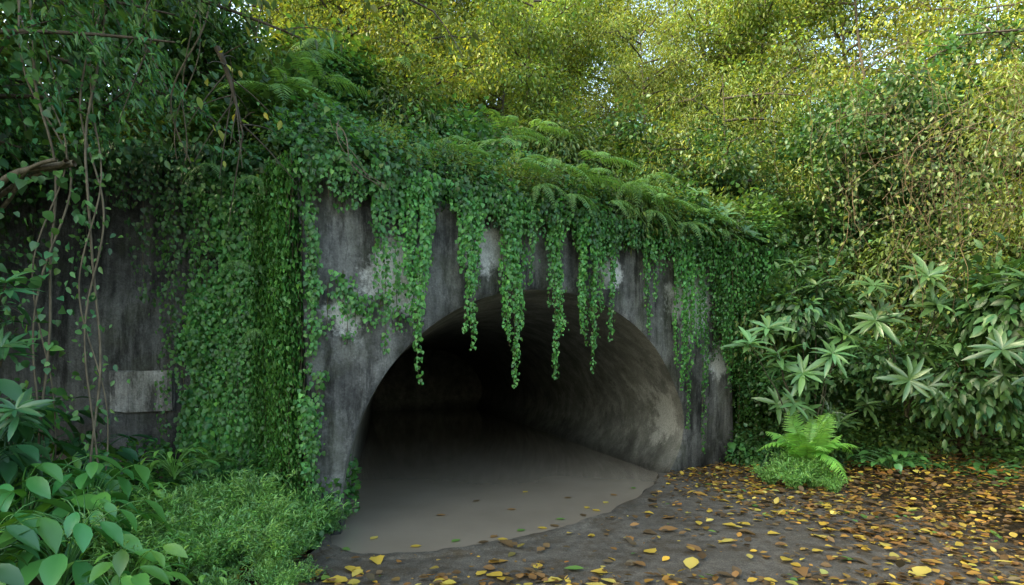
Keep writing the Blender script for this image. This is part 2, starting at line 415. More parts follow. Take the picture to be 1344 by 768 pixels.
scatter(Al,T_IVY2,pos,N3*.8+np.array([0,0,-.5])+rv(k,.5),N3*.6+np.array([0,0,.8])+rv(k,.4),U(.04,.09,k),np.where(U(0,1,(k,1))>.5,G_IVY*.9,G_DARK)*(.75+.4*(1+wob(s*1.7,a*3))[:,None]*.5),.3)
pob('stem',As.mesh('mat_stem',M_BARK),o);pob('foliage',Al.mesh('mat_foliage',M_LEAF),o)
# left column of ivy
o=empty('climbing_ivy',(-3.3,7.0,0),label='dense green ivy column climbing the concrete corner',category='ivy')
As,Al=Acc(),Acc()
RT=W3(-.33,0,-.05);RB=W3(-.33,0,-1.45)
er=nrm(RB-RT);nr=np.array([-er[1],er[0],0]);nr=nr if nr[1]<0 else -nr
WN=np.array([0,-1.,0]);WE=np.array([1.,0,0])
for k in range(60):
    f=U(-.05,1);p=RT*(1-f)+RB*f;top=4.15-U(0,.3);p=p+nr*U(.03,.2)
    st=U(0,2.4) if U()>.5 else 0
    tendril(As,Al,(p[0],p[1],top-st),top-st-U(.05,.6),nr,er,.1,90,.06,G_IVY*U(.5,1.15))
k=17000;f=U(-.03,1.05,k)[:,None];h=U(.1,4.2,k);bump_=.05+.13*np.maximum(0,wob(f[:,0]*4,h*1.6))
P=RT*(1-f)+RB*f+nr*(bump_[:,None]*U(.3,1.3,(k,1)));P[:,2]=h
scatter(Al,T_IVY2,P,np.array([0,0,-1.])+nr*.3+rv(k,.35),nr+np.array([0,0,.5])+rv(k,.35),U(.045,.08,k),G_IVY*(.5+.45*(1+wob(f[:,0]*2+1,h*1.3))[:,None]),.3)
k=22000;x=U(-4.5,-3.0,k);h=U(.1,4.4,k);edge=-3.95+.42*wob(h*1.1,2)+.14*wob(h*5,1)-.35*np.clip((1.2-h),0,1);okm=x>edge;x=x[okm];h=h[okm];k=len(x)
P=np.stack([x,7.3-np.abs(rng.normal(.02,.06,k))-.12*np.maximum(0,wob(x*3,h*1.7)),h],1)
scatter(Al,T_IVY2,P,np.array([0,-.3,-1.])+rv(k,.35),WN+np.array([0,0,.5])+rv(k,.35),U(.05,.085,k),G_IVY*(.5+.5*(1+wob(x*3,h*1.3))[:,None]),.3)
for k in range(34):
    f=U(-.06,.14);top=U(1.6,4.1);b=W3(-.24-.05*top+.02,0,-.05-1.4*f)+nr*U(.02,.12)
    tendril(As,Al,(b[0],b[1],top),U(.8,1.6),nr,er,.05,90,.06,G_IVY*U(.6,1.15))
for k in range(28):
    x=-3.1-abs(rng.normal(0,.55));x=max(x,-4.5);top=4.4-U(0,.4);st=U(0,2.6) if U()>.6 else 0
    tendril(As,Al,(x,7.3-U(.02,.15),top-st),(top-st-.1)*(U(.75,1) if x>-3.7 else U(.2,.8)),WN,WE,.09,85,.065,G_IVY*U(.6,1.4))
for k in range(16):
    top=U(1.0,3.9);tendril(As,Al,W3(-.3+U(-.05,.1),top,U(.03,.1)),U(.4,1.0),N3,E3,.04,90,.058,G_IVY*U(.7,1.2))
for k in range(16):
    s=U(-.15,1.0);top=2.8+U(-.25,.15)-.2*abs(s)
    tendril(As,Al,W3(s,top,U(.03,.1)),U(.15,.4)+(.4 if s<.1 else 0),N3,E3,.07,70,.06,G_IVY*U(.8,1.3))
k=10000;x=U(-4.8,-1.9,k);y=U(5.4,7.2,k);z=U(0,1,k)*np.clip((y-5.2)/1.5,0,1)*(.7+.4*wob(x*2,y))
scatter(Al,T_IVY2,np.stack([x,y,z],1),rv(k)+np.array([0,-.6,-.3]),np.array([0,-.5,1])+rv(k,.4),U(.045,.09,k),G_IVY*.85,.3)
pob('stem',As.mesh('ivy_stem',M_BARK),o);pob('foliage',Al.mesh('ivy_foliage',M_LEAF),o)
o=empty('climbing_ivy',(4.4,11,0),label='ivy climbing down the far corner of the tunnel wall',category='ivy')
As,Al=Acc(),Acc()
for k in range(75):
    s=U(7.0,9.0);top=4.1
    tendril(As,Al,W3(s,top,U(.05,.5)),U(1.2,3.7)if s>7.6 else U(.6,2.4),N3,E3,.12,80,.07,G_IVY*U(.45,.95))
pob('stem',As.mesh('ivy_stem',M_BARK),o);pob('foliage',Al.mesh('ivy_foliage',M_LEAF),o)
o=empty('climbing_ivy',(-5,7.3,4.3),label='thin ivy strands trailing over the dark wall top',category='ivy')
As,Al=Acc(),Acc()
for k in range(90):
    x=U(-9,-3.6)
    tendril(As,Al,(x,7.3-U(.02,.3),4.55),U(.25,.8)+max(0,.5*wob(x*2.5,1))+(U(0,1.6) if U()>.88 else 0),WN,WE,.1,60,.075,G_DARK*U(.8,1.4))
k=5000;x=U(-9,-3.2,k);y=U(7.0,8.2,k)
scatter(Al,T_IVY2,np.stack([x,y,4.4+.25*np.abs(wob(x*2,y*2))+U(0,.15,k)-.5*np.clip(7.3-y,0,1)],1),rv(k,.6)+np.array([0,-.6,-.4]),np.array([0,-.5,1])+rv(k,.4),U(.05,.1,k),G_DARK*1.2,.3)
pob('stem',As.mesh('ivy_stem',M_BARK),o);pob('foliage',Al.mesh('ivy_foliage',M_LEAF),o)

# ------------------------------------------------------------------ undergrowth carpet on the hill (stuff)
Al=Acc()
def cover(k,q0,q1,d1,upm,cols,s0,s1,outv):
    q=U(q0,q1,k);d=U(0,1,k)**.8*d1;P=hill(q,d)
    cl=np.maximum(0,wob(P[:,0]*1.6+3,P[:,1]*1.6+P[:,2]))
    up=np.abs(rng.normal(0,.18,(k,1)))+cl[:,None]*upm*U(.3,1,(k,1))
    P=P+up*np.array(outv)
    w=U(0,1,(k,1));colr=np.where(w>.66,cols[0],np.where(w>.33,cols[1],cols[2]))*(.45+.5*(1+wob(P[:,0]*.7,P[:,2]*.9))[:,None])
    scatter(Al,T_IVY2,P,np.array([-.1,-.7,-.5])+rv(k,.6),np.array([-.1,-.7,.8])+rv(k,.45),U(s0,s1,k),colr,.3)
cover(34000,1.4,4.1,5,.7,(G_MID,G_IVY,G_WARM),.06,.12,(-.15,-.5,.9))
cover(42000,4.3,8.0,5.5,.9,(G_MID*.8,G_DARK,G_WARM*.8),.07,.14,(-.8,-.5,.4))
ob('ground_cover',Al.mesh('ground_cover',M_LEAF),kind='stuff',label='dense leafy undergrowth covering the hillside above the tunnel',category='undergrowth')

# ------------------------------------------------------------------ trees
def make_tree(seed,H,cr_,nl,leaf,col,T,low=.3,tr=.1):
    global rng; keep=rng; rng=np.random.default_rng(seed)
    At,Ac=Acc(),Acc();bark=(.075,.062,.045)
    k=10;t=np.linspace(0,1,k);lean=rng.normal(0,.1,2)*H
    TP=np.stack([lean[0]*t**1.5+.2*np.sin(t*5+seed),lean[1]*t**1.5+.15*np.cos(t*4),t*H-.4],1)
    tube(At,TP,tr*(1-t*.8)*H/7,8,bark)
    cl=[]
    for b in range(20):
        f=rng.uniform(low,.98);p0=np.array([np.interp(f,t,TP[:,i]) for i in range(3)])
        az=b*2.4+rng.normal(0,.3);L=cr_*rng.uniform(.6,1.1)*(1-.35*abs(f-.6))
        dr=np.array([math.cos(az),math.sin(az),rng.uniform(.1,.6)])
        tt=np.linspace(0,1,7)[:,None];BP=p0+dr*L*tt+np.array([0,0,-.25*L])*tt**2+rng.normal(0,.05,(7,3))*tt
        tube(At,BP,.04*(1-tt[:,0]*.8)*H/7,5,bark)
        for sb in range(6):
            g=rng.uniform(.25,1);q0=p0+dr*L*g+np.array([0,0,-.25*L])*g*g
            e=dr*.5+rng.normal(0,.6,3)+np.array([0,0,.1]);SL=rng.uniform(.4,1.1)
            SP=q0+nrm(e)*SL*np.linspace(0,1,4)[:,None];tube(At,SP,np.linspace(.016,.005,4)*H/7,4,bark)
            cl.append(SP[-1]);cl.append(SP[-2]);
            if rng.uniform()>.4: cl.append(q0+rng.normal(0,.3,3))
    cl=np.array(cl);per=max(nl//len(cl),4)
    c=np.repeat(cl,per,0);kk=len(c);br=np.repeat(rng.uniform(.5,1.4,(len(cl),1)),per,0)
    P=c+rng.normal(0,.33,(kk,3))*np.array([1,1,.65])
    scatter(Ac,T,P,nrm(P-c)*.7+np.array([0,0,-.5])+rng.normal(0,.4,(kk,3)),np.array([0,0,1])+rng.normal(0,.5,(kk,3)),leaf*rng.uniform(.6,1.3,kk),col*br,.22,.14)
    rng=keep
    return At.mesh('tree_trunk',M_BARK),Ac.mesh('tree_crown',M_LEAF)
kinds=[make_tree(1,8,3.1,16000,.145,np.array([.15,.225,.045]),T_OVAL,.08,.07),
       make_tree(2,9,3.4,17000,.135,np.array([.22,.27,.05]),T_OVAL,.08,.07),
       make_tree(3,7,2.8,14000,.14,np.array([.06,.135,.038]),T_IVY2,.25),
       make_tree(4,9,3.4,17000,.155,np.array([.17,.225,.046]),T_THIN,.08,.06)]
def tree(kd,loc,sc,rot,label='broadleaf forest tree with airy yellow green crown'):
    o=empty('forest_tree',tuple(loc),label=label,category='tree',group='trees on the hillside')
    o.scale=(sc,)*3;o.rotation_euler=(U(-.06,.06),U(-.06,.06),rot)
    ob('trunk',kinds[kd][0],o);ob('crown',kinds[kd][1],o)
pick=[0,1,3, 1,3,0, 3,1,1, 1,1,1, 0,1,3, 3,0,1]
i_=0
for q in np.linspace(1.8,4.0,6):
    for d in (5.5,11,17):
        tree(pick[i_],hill(q+U(-.12,.12),d+U(-.8,.8))-np.array([0,0,.8]),(.46 if d<6 else .62)+U(0,.1)+.02*d,U(0,6));i_+=1
for q,d,s_ in [(3.4,9.5,.75),(3.3,14,1.15),(3.0,14,1.15),(3.6,14,1.1),(2.7,12,1.0)]:
    tree(1,hill(q,d)-np.array([0,0,.8]),s_,U(0,6))
for q in np.linspace(4.6,7.2,5):
    for d in (2.4,6.0,11):
        if d==11 and q>6.5: continue
        tree([0,2,3,3][rng.integers(0,4)] if d<3 else [0,1,3][rng.integers(0,3)],hill(q+U(-.2,.2),d+U(-.6,.6))-np.array([0,0,.8]),U(.52,.66)+.04*d,U(0,6))
tree(1,hill(6.3,9.5),1.0,1.0);tree(0,hill(5.3,15),1.2,2.0)
LD='dark leafed tree with overhanging branches beside the wall'
tree(2,(-9.4,6.2,0),.9,1.0,LD);tree(2,(-6.6,9.5,4.2),.7,2.2,LD);tree(2,(-4.0,9.2,4.4),.45,4.2,LD);tree(2,(-9.5,10.5,4.3),.95,5.0,LD);tree(0,(-12.5,12.5,4.5),1.2,3.0,LD);tree(2,(-8.6,8.6,4.2),.7,0.5,LD)
for (x,y,s) in [(-10.5,5,1.8),(-11,0.5,1.8),(-15,3,1.9)]:  # unseen trees added left of frame to keep sun off the portal
    tree(2,(x,y,-.2),s,U(0,6),'tall dark leafed tree added out of view to shade the portal')

# ------------------------------------------------------------------ shrubs
def make_shrub(seed,R_,nl,leaf,col,T,hang=0):
    global rng; keep=rng; rng=np.random.default_rng(seed);A=Acc();B=Acc()
    nc=44;c=rng.normal(0,1,(nc,3));c=nrm(c)*rng.uniform(.35,1,(nc,1))*R_;c[:,2]=np.abs(c[:,2])*.95+.1
    for p in c[:22]:
        tt=np.linspace(0,1,5)[:,None];tube(A,p*tt+np.array([0,0,.3])*np.sin(tt*3.1),np.linspace(.02,.006,5),4,(.07,.055,.04))
    per=nl//nc;cc=np.repeat(c,per,0);br=np.repeat(rng.uniform(.5,1.4,(nc,1)),per,0);k=len(cc)
    P=cc+rng.normal(0,.2*R_,(k,3))
    P[:,2]-=hang*rng.uniform(0,1,k)
    scatter(B,T,P,nrm(P-cc)*.6+nrm(P)*.5+np.array([0,0,-.35])+rng.normal(0,.35,(k,3)),nrm(P)*.4+np.array([0,0,1])+rng.normal(0,.4,(k,3)),leaf*rng.uniform(.6,1.3,k),col*br,.22,.12)
    rng=keep;return A.mesh('shrub_stems',M_BARK),B.mesh('shrub_leaves',M_LEAF)
sk=[make_shrub(11,1.0,4400,.1,G_MID*.95,T_IVY2),make_shrub(12,1.1,4800,.11,np.array([.12,.18,.044]),T_OVAL,.5),
    make_shrub(13,.9,4000,.1,G_DARK*1.25,T_IVY2,.3),make_shrub(14,1.1,4000,.16,np.array([.10,.165,.044]),T_THIN,.5),make_shrub(15,1.1,1900,.2,np.array([.05,.12,.04]),T_ELL,.3)]
def shrub(kd,loc,sc,g='shrubs on the hillside'):
    o=empty('shrub',tuple(loc),label='leafy green shrub growing on the overgrown slope',category='shrub',group=g)
    o.scale=(sc,sc,sc*U(.85,1.2));o.rotation_euler=(0,0,U(0,6))
    ob('stems',sk[kd][0],o);ob('foliage',sk[kd][1],o)
for q in np.linspace(1.8,4.15,12):
    for d in (1.3,3.4):
        shrub(rng.integers(0,4),hill(q+U(-.1,.1),d+U(-.6,.6))-np.array([0,0,.15]),U(.5,.85)+.12*d)
for q in np.linspace(4.7,7.5,11):
    for d in (.2,1.2,2.3,3.6):
        shrub(rng.integers(0,5),hill(q+U(-.12,.12),d+U(-.3,.3))-np.array([0,0,.15]),U(.5,.9)+.09*d)
for s,sc,kd in [(.6,.4,1),(1.7,.45,3),(2.6,.5,1),(3.4,.55,3),(4.2,.5,0),(4.9,.65,3),(5.6,.65,1),(6.2,.7,2),(6.8,.75,3),(7.4,.8,1),(7.9,.8,2),(8.4,.9,0)]:
    shrub(kd,W3(s,4.2,-.3+U(-.1,.15)),sc)
for x,y,z,sc,kd in [(4.7,10.7,0,.7,2),(4.9,10.5,1.3,.75,2),(4.8,10.9,2.5,.8,1),(5.6,10.2,.2,.7,0),(5.7,10.4,1.5,.8,2),(5.2,10.2,2.6,.7,4),(6.2,9.6,1.6,.7,4),(6.9,8.6,1.2,.7,4),(7.2,8.0,2.4,.8,4)]:
    shrub(kd,(x,y,z),sc)

# ------------------------------------------------------------------ ferns
def frond(A,base,az,L,rise,droop,pairs,pl,col,T=T_PIN):
    dh=np.array([math.cos(az),math.sin(az),0]);t=np.linspace(0,1,14)
    C=base+np.outer(L*t*(1-.12*t),dh)+np.outer(rise*t-droop*t*t,[0,0,1.])
    tube(A,C,np.linspace(.006,.002,14),4,np.asarray(col)*.9)
    tp=np.linspace(.12,.99,pairs);P=np.stack([np.interp(tp,t,C[:,i]) for i in range(3)],1)
    tan=nrm(np.stack([np.interp(tp,t,np.gradient(C,axis=0)[:,i]) for i in range(3)],1))
    side=nrm(np.cross(tan,[0,0,1.]));nn=np.cross(side,tan)
    ln=pl*np.sin(np.pi*(.22+.78*tp))**.8*1.0+.01
    for sg in(-1,1):
        scatter(A,T,P,side*sg+tan*.55+np.array([0,0,-.25])+rv(pairs,.06),nn+rv(pairs,.1),ln*U(.85,1.1,pairs),col,.1,.05)
def make_fern(seed,nf,L,rise,droop,pairs,pl,col,azr=(0,6.28),T=T_PIN):
    global rng; keep=rng; rng=np.random.default_rng(seed);A=Acc()
    for i in range(nf):
        az=azr[0]+(azr[1]-azr[0])*(i+rng.uniform(0,.6))/nf;s=rng.uniform(.6,1.15)
        frond(A,np.array([0,0,0.]),az,L*s,rise*s*rng.uniform(.5,1.3),droop*s*rng.uniform(.6,1.3),pairs,pl*s,np.asarray(col)*rng.uniform(.7,1.2),T)
    rng=keep;return A.mesh('fern',M_LEAF)
G_FERN=np.array([.115,.235,.065])
fm=[make_fern(21,4,1.15,.15,.55,20,.2,G_FERN,(3.4,6.1)),make_fern(22,4,1.05,.3,.95,20,.19,G_FERN*1.2,(3.6,5.9)),make_fern(23,14,.5,1.1,.35,26,.2,np.array([.2,.44,.09])),make_fern(24,9,.8,.6,.6,24,.22,G_FERN*1.3),make_fern(25,11,.75,.75,.6,24,.24,np.array([.2,.45,.09]))]
def plant(name,me,loc,sc,label,cat,group=None,rot=None):
    o=ob(name,me,label=label,category=cat)
    if group:o['group']=group
    o.location=tuple(loc);o.scale=(sc,)*3;o.rotation_euler=(U(-.2,.2),U(-.2,.2),U(0,6) if rot is None else rot);return o
FL='arching green fern growing on the tunnel wall top'
WR=math.atan2(EW[1],EW[0])
for s,h,off,sc,kd in [(2.4,4.5,.2,.6,0),(2.7,4.25,.3,.6,1),(3.0,4.6,.2,.75,0),(3.2,4.2,.35,.65,1),(3.5,4.5,.25,.8,0),(4.0,4.25,.35,.65,1),(4.4,4.5,.25,.8,0),(4.9,4.25,.35,.7,1),(5.3,4.5,.25,.8,0),(5.8,4.2,.35,.75,1),(6.3,4.4,.25,.75,0),(1.6,4.45,.2,.45,0),(4.0,4.95,0,.8,0),(5.2,4.95,0,.8,1),(2.2,4.8,0,.6,0),(.9,4.4,.2,.4,1),(7.0,4.3,.2,.65,0),(4.7,4.7,.2,.8,1)]:
    plant('fern',fm[kd],W3(s,h,off),sc,FL,'fern','ferns along the wall top',WR+U(-.8,.8))
for i in range(14):
    q=U(2.4,4.05);plant('fern',fm[i%2],hill(q,U(.8,4.0))+np.array([0,-.3,1.0]),U(.8,1.1),'arching green fern on the hillside above the tunnel','fern','ferns on the hillside',WR+U(-1.1,.6))
for loc,sc in [((-3.15,6.6,3.0),.38),((-2.9,6.4,2.2),.3),((-3.8,7.1,4.3),.5),((-2.9,6.4,3.9),.4)]:
    plant('fern',fm[1],loc,sc,'small fern sprouting from the ivy covered wall','fern','ferns on the ivy wall',0)
plant('fern',fm[4],(4.4,8.6,.45),1.0,'bright green upright fern beside the path','fern')
plant('fern',fm[2],(4.5,8.7,.3),1.2,'bright green upright fern beside the path','fern')
for loc,sc in [((-3.6,5.4,.3),.7),((-2.7,5.7,.4),.55),((-4.2,6.0,.5),.8),((-3.0,4.9,.3),.65),((-3.3,6.3,.7),.5),((-2.5,4.6,.25),.55),((-2.3,5.3,.3),.5)]:
    plant('fern',fm[3],loc,sc,'light green fern at the foot of the wall','fern','ferns at the wall foot')

# ------------------------------------------------------------------ feathery weeds
def make_weed(seed,h,rad,ns,col):
    global rng; keep=rng; rng=np.random.default_rng(seed);A=Acc()
    for i in range(ns):
        az=rng.uniform(0,6.28);r=rad*rng.uniform(.2,1);hh=h*rng.uniform(.5,1.1);t=np.linspace(0,1,6)[:,None]
        b=np.array([math.cos(az),math.sin(az),0])*rad*.25*rng.uniform(0,1)
        C=b+np.array([math.cos(az)*r,math.sin(az)*r,0])*t**1.6+np.array([0,0,hh])*(t-.25*t**3)
        tube(A,C,np.linspace(.004,.0015,6),3,np.asarray(col)*.8)
        k=46;tp=rng.uniform(.15,1,k);P=np.stack([np.interp(tp,t[:,0],C[:,j]) for j in range(3)],1)+rng.normal(0,.02,(k,3))
        scatter(A,T_THIN,P,rng.normal(0,.6,(k,3))+np.array([math.cos(az)*.5,math.sin(az)*.5,.5]),np.array([0,0,1])+rng.normal(0,.4,(k,3)),rng.uniform(.025,.06,k),np.asarray(col)*rng.uniform(.75,1.25),.18,.08)
    rng=keep;return A.mesh('weed',M_LEAF)
wm=[make_weed(31,.5,.35,42,(.17,.36,.10)),make_weed(32,.42,.4,42,(.12,.27,.08)),make_weed(33,.65,.3,38,(.2,.38,.11))]
for i in range(40):
    x=U(-3.3,-1.75);y=U(4.2,6.1)
    if x>-2.0 and y>5.2: x-=.25
    plant('weed',wm[i%3],(x,y,max(-.05,.12*(-x-2.1))),U(.45,1.3),'feathery light green weed clump beside the path edge','weed','weeds beside the path')
for loc,sc in [((4.15,8.35,0),1.1),((4.45,8.4,0),1.1),((3.95,8.7,0),.8),((4.6,8.1,0),.7),((4.3,8.7,.1),1.1)]:
    plant('weed',wm[0],loc,sc,'feathery light green weed clump under the fern','weed','weeds under the fern')

# ------------------------------------------------------------------ broad leaf plants
def make_broad(seed,nl,h,spread,ls,col,T=T_BROAD):
    global rng; keep=rng; rng=np.random.default_rng(seed);A=Acc()
    for i in range(nl):
        az=i*2.4+rng.normal(0,.3);r=spread*rng.uniform(.25,1);hh=h*rng.uniform(.45,1.1);t=np.linspace(0,1,7)[:,None]
        tip=np.array([math.cos(az)*r,math.sin(az)*r,hh]);C=tip*np.array([1,1,0])*t**1.5+np.array([0,0,hh])*np.sin(t*1.57)
        tube(A,C,np.linspace(.009,.004,7),5,np.asarray(col)*.9)
        out=np.array([math.cos(az),math.sin(az),-.35+rng.normal(0,.2)])
        scatter(A,T,tip[None],out+rng.normal(0,.15,3),np.array([.3*math.cos(az),.3*math.sin(az),1])+rng.normal(0,.2,3),ls*rng.uniform(.6,1.2),np.asarray(col),.22,.1)
    rng=keep;return A.mesh('broad_leaf_plant',M_BIG)
bmesh_=[make_broad(41,30,.55,.5,.28,(.075,.23,.05),T_ELL),make_broad(42,28,.45,.45,.2,(.14,.32,.06),T_ELL),make_broad(43,32,.65,.5,.24,(.035,.115,.042),T_ELL)]
for loc,sc,kd in [((-3.1,3.9,.15),1.0,0),((-2.75,4.1,.1),.85,1),((-3.5,4.3,.2),1.0,1),((-2.55,3.75,0),.7,0),((-3.9,4.6,.3),1.1,0),((-3.4,3.5,.1),.9,2),((-4.4,5.0,.35),1.2,2),((-4.6,5.6,.4),1.2,1),((-5.2,5.9,.4),1.3,2),((-2.25,4.2,0),.5,1),((-4.9,4.7,.3),1.3,2),((-3.0,4.4,.1),.8,1),((-3.6,3.9,.2),1.0,0),((-4.6,4.9,.9),1.1,2),((-5.0,5.4,1.0),1.1,0),((-4.2,4.5,.8),.9,2),((-4.75,4.9,1.5),.9,2),((-4.9,5.0,2.0),.8,2),((-4.0,5.2,.3),1.0,0),((-4.9,6.5,.3),1.0,2),((-5.6,6.6,.5),1.2,2),((-3.3,5.0,.35),.8,1),((-3.5,5.9,.6),.7,1),((-3.5,4.7,.4),.9,0),((-3.2,4.25,.3),.8,0)]:
    plant('broad_leaf_plant',bmesh_[kd],loc,sc,'glossy broad leaved plant growing beside the wall','plant','broad leaved plants near the wall')
low=[make_broad(44,26,.28,.5,.13,(.065,.19,.055)),make_broad(45,24,.22,.45,.11,(.085,.23,.065))]
for i in range(50):
    q=U(5.0,8.4);P=hill(q,0);P=P+np.array([-U(.0,1.5),-U(0.2,1.1),.05]);P[2]=.06
    plant('low_plant',low[i%2],P,U(.6,1.4),'low round leaved plant at the foot of the slope','plant','low plants beside the path')

# ------------------------------------------------------------------ whorled palmate shrubs
def whorl(A,c,ax,n,L,col,tilt=.25):
    ax=nrm(ax);a=nrm(np.cross(ax,[.3,.9,.2]));b=np.cross(ax,a);th=np.linspace(0,2*np.pi,n,endpoint=False)+U(0,1)+rng.normal(0,.16,n)
    up=rng.uniform(-.1,.5,(n,1))
    d=a*np.cos(th)[:,None]+b*np.sin(th)[:,None]+ax*(tilt+up)
    scatter(A,T_LANCE,np.repeat(np.asarray(c)[None],n,0),d,ax+rv(n,.15),L*U(.6,1.15,n),col,.15,.07)
def palm_shrub(base,tips,L,col,label):
    o=empty('palmate_shrub',tuple(base),label=label,category='shrub');As,Al=Acc(),Acc();base=np.asarray(base,float)
    for tp in tips:
        tp=np.asarray(tp,float);t=np.linspace(0,1,8)[:,None];C=base*(1-t)+tp*t+np.array([0,0,.22])*np.sin(t*3.14)+rv(8,.015)
        tube(As,C,np.linspace(.014,.006,8),5,(.05,.05,.03))
        ax=nrm(tp-base)*.5+np.array([-.1,-.45,.7])+rv(1,.3)[0]
        whorl(Al,tp,ax,11,L*U(.75,1.1),col*U(.85,1.2));whorl(Al,tp-nrm(ax)*.06,ax,7,L*U(.7,1.1),col*U(.7,1.0),-.1)
        for j in (5,3):
            if U()>.35:
                p2=C[j]+rv(1,.12)[0];whorl(Al,p2,ax+rv(1,.4)[0],8,L*U(.6,.9),col*.75)
    pob('stem',As.mesh('shrub_stem',M_BARK),o);pob('foliage',Al.mesh('shrub_whorls',M_BIG),o)
CP=np.array([.09,.19,.065])
palm_shrub((4.9,9.4,0),[(3.55,8.5,2.15),(4.0,8.9,2.4),(4.9,8.7,2.0),(5.25,9.0,2.3),(4.6,9.0,1.7),(4.3,9.2,2.0)],.42,CP*1.2,'shrub with pale radiating pointed leaves beside the tunnel')
palm_shrub((6.4,9.2,1.0),[(5.4,8.5,3.0),(6.2,8.3,2.7),(6.6,8.4,3.3),(5.8,8.3,1.6),(5.5,8.6,2.5),(6.0,8.2,3.1)],.4,CP*.8,'shrub with radiating pointed leaves on the slope')
palm_shrub((7.4,7.9,1.0),[(6.5,7.2,2.9),(6.2,7.2,2.0),(7.0,7.2,3.3),(6.6,7.0,2.4)],.36,CP*.6,'dark shrub with radiating pointed leaves on the slope')
palm_shrub(tuple(W3(6.9,3.8,-.3)),[W3(6.7,4.45,.45),W3(7.2,4.6,.3),W3(7.6,4.2,.5),W3(6.2,4.8,.3)],.36,CP*1.0,'small shrub with radiating pointed leaves on the wall top')
palm_shrub((5.4,10.2,0),[(4.7,9.6,1.0),(5.8,9.3,1.2),(5.2,9.7,3.2),(4.9,9.9,3.6),(5.3,9.2,.9)],.38,CP*.6,'dark low shrub with radiating pointed leaves')
palm_shrub((-4.6,4.7,.2),[(-3.65,4.1,2.35),(-3.9,4.4,1.9),(-3.4,3.9,1.45)],.24,np.array([.05,.15,.06]),'dark green shrub with long pointed leaves near the wall')

# ------------------------------------------------------------------ left hanging lianas
def liana(path,lv,ls,col,label,T=T_IVY,rad=.014,sp=.1):
    P=smoothline(path,8);o=empty('climbing_vine',tuple(P[-1]),label=label,category='vine');As,Al=Acc(),Acc()
    for j in range(3):
        tube(As,P+.05*np.stack([np.sin(np.arange(len(P))*.3+j*2),np.cos(np.arange(len(P))*.25+j*2),0*np.arange(len(P))],1),rad*(1-.2*j),6,(.13,.11,.075))
    k=lv;i=rng.integers(0,len(P),k);pos=P[i]+rv(k,sp)
    scatter(Al,T,pos,rv(k,.6)+np.array([0,-.1,-.8]),np.array([.2,-.9,.4])+rv(k,.4),ls*U(.5,1.3,k),col,.3,.14)
    pob('stem',As.mesh('liana_stem',M_BARK),o);pob('foliage',Al.mesh('liana_foliage',M_LEAF),o)
liana([(-3.9,5.4,5.2),(-3.95,5.3,4.2),(-3.8,5.2,3.3),(-3.95,5.3,2.4),(-3.85,5.3,1.4),(-3.95,5.4,.2)],230,.07,G_DARK*1.6,'twisted brown vine with dark heart shaped leaves',T_OVAL,rad=.011)
liana([(-4.5,5.2,5.4),(-4.3,5.1,4.4),(-4.1,5.2,3.6),(-4.3,5.2,2.6),(-4.35,5.3,1.5),(-4.4,5.4,.2)],340,.085,G_DARK*1.6,'twisted brown vine with dark heart shaped leaves',rad=.011,sp=.16)
liana([(-3.0,5.6,5.6),(-3.1,5.6,5.0),(-3.35,5.7,4.4),(-3.4,5.9,3.9)],70,.08,G_MID,'thin vine trailing from the branches above',T_OVAL,rad=.008)
liana([(-5.6,5.5,2.9),(-5.0,5.4,3.2),(-4.5,5.2,3.5),(-4.0,5.1,3.6)],40,.09,G_DARK*1.5,'bare brown branch crossing the dark wall',rad=.03)
liana([(-1.9,6.1,4.4),(-1.75,5.95,4.1),(-1.6,6.05,3.85),(-1.4,6.3,3.75)],30,.06,G_MID,'tangle of thin dry stems on the wall corner',rad=.006)

# overhanging boughs close to the camera
def bough(p0,p1,nl,ls,col,label,T=T_OVAL,sag=.4):
    p0=np.asarray(p0,float);p1=np.asarray(p1,float);t=np.linspace(0,1,10)[:,None];C=p0*(1-t)+p1*t+np.array([0,0,1])*(-sag*t*t)
    o=empty('overhanging_bough',tuple(p0),label=label,category='branch',group='leafy boughs overhanging the path');As,Al=Acc(),Acc()
    tube(As,C,np.linspace(.035,.008,10),6,(.06,.05,.035));ends=[]
    for i in range(16):
        f=U(.15,1);b=p0*(1-f)+p1*f-np.array([0,0,sag*f*f]);e=nrm((p1-p0)*.2+rv(1,.8)[0]+np.array([0,0,-.25]))*U(.3,.8)
        S=b+e*np.linspace(0,1,5)[:,None]+np.array([0,0,-.12])*np.linspace(0,1,5)[:,None]**2;tube(As,S,np.linspace(.009,.003,5),4,(.06,.05,.035))
        ff=U(.1,1,max(nl//16,1));ends.append(b+e*ff[:,None]-np.array([0,0,.12])*ff[:,None]**2+rv(len(ff),.07))
    P=np.concatenate(ends);k=len(P)
    scatter(Al,T,P,nrm(p1-p0)*.4+np.array([0,0,-.7])+rv(k,.5),np.array([0,-.3,1])+rv(k,.45),ls*U(.5,1.3,k),col,.3,.16)
    pob('stem',As.mesh('bough_stem',M_BARK),o);pob('foliage',Al.mesh('bough_leaves',M_LEAF),o)
BL='dark leafy bough hanging over the wall'
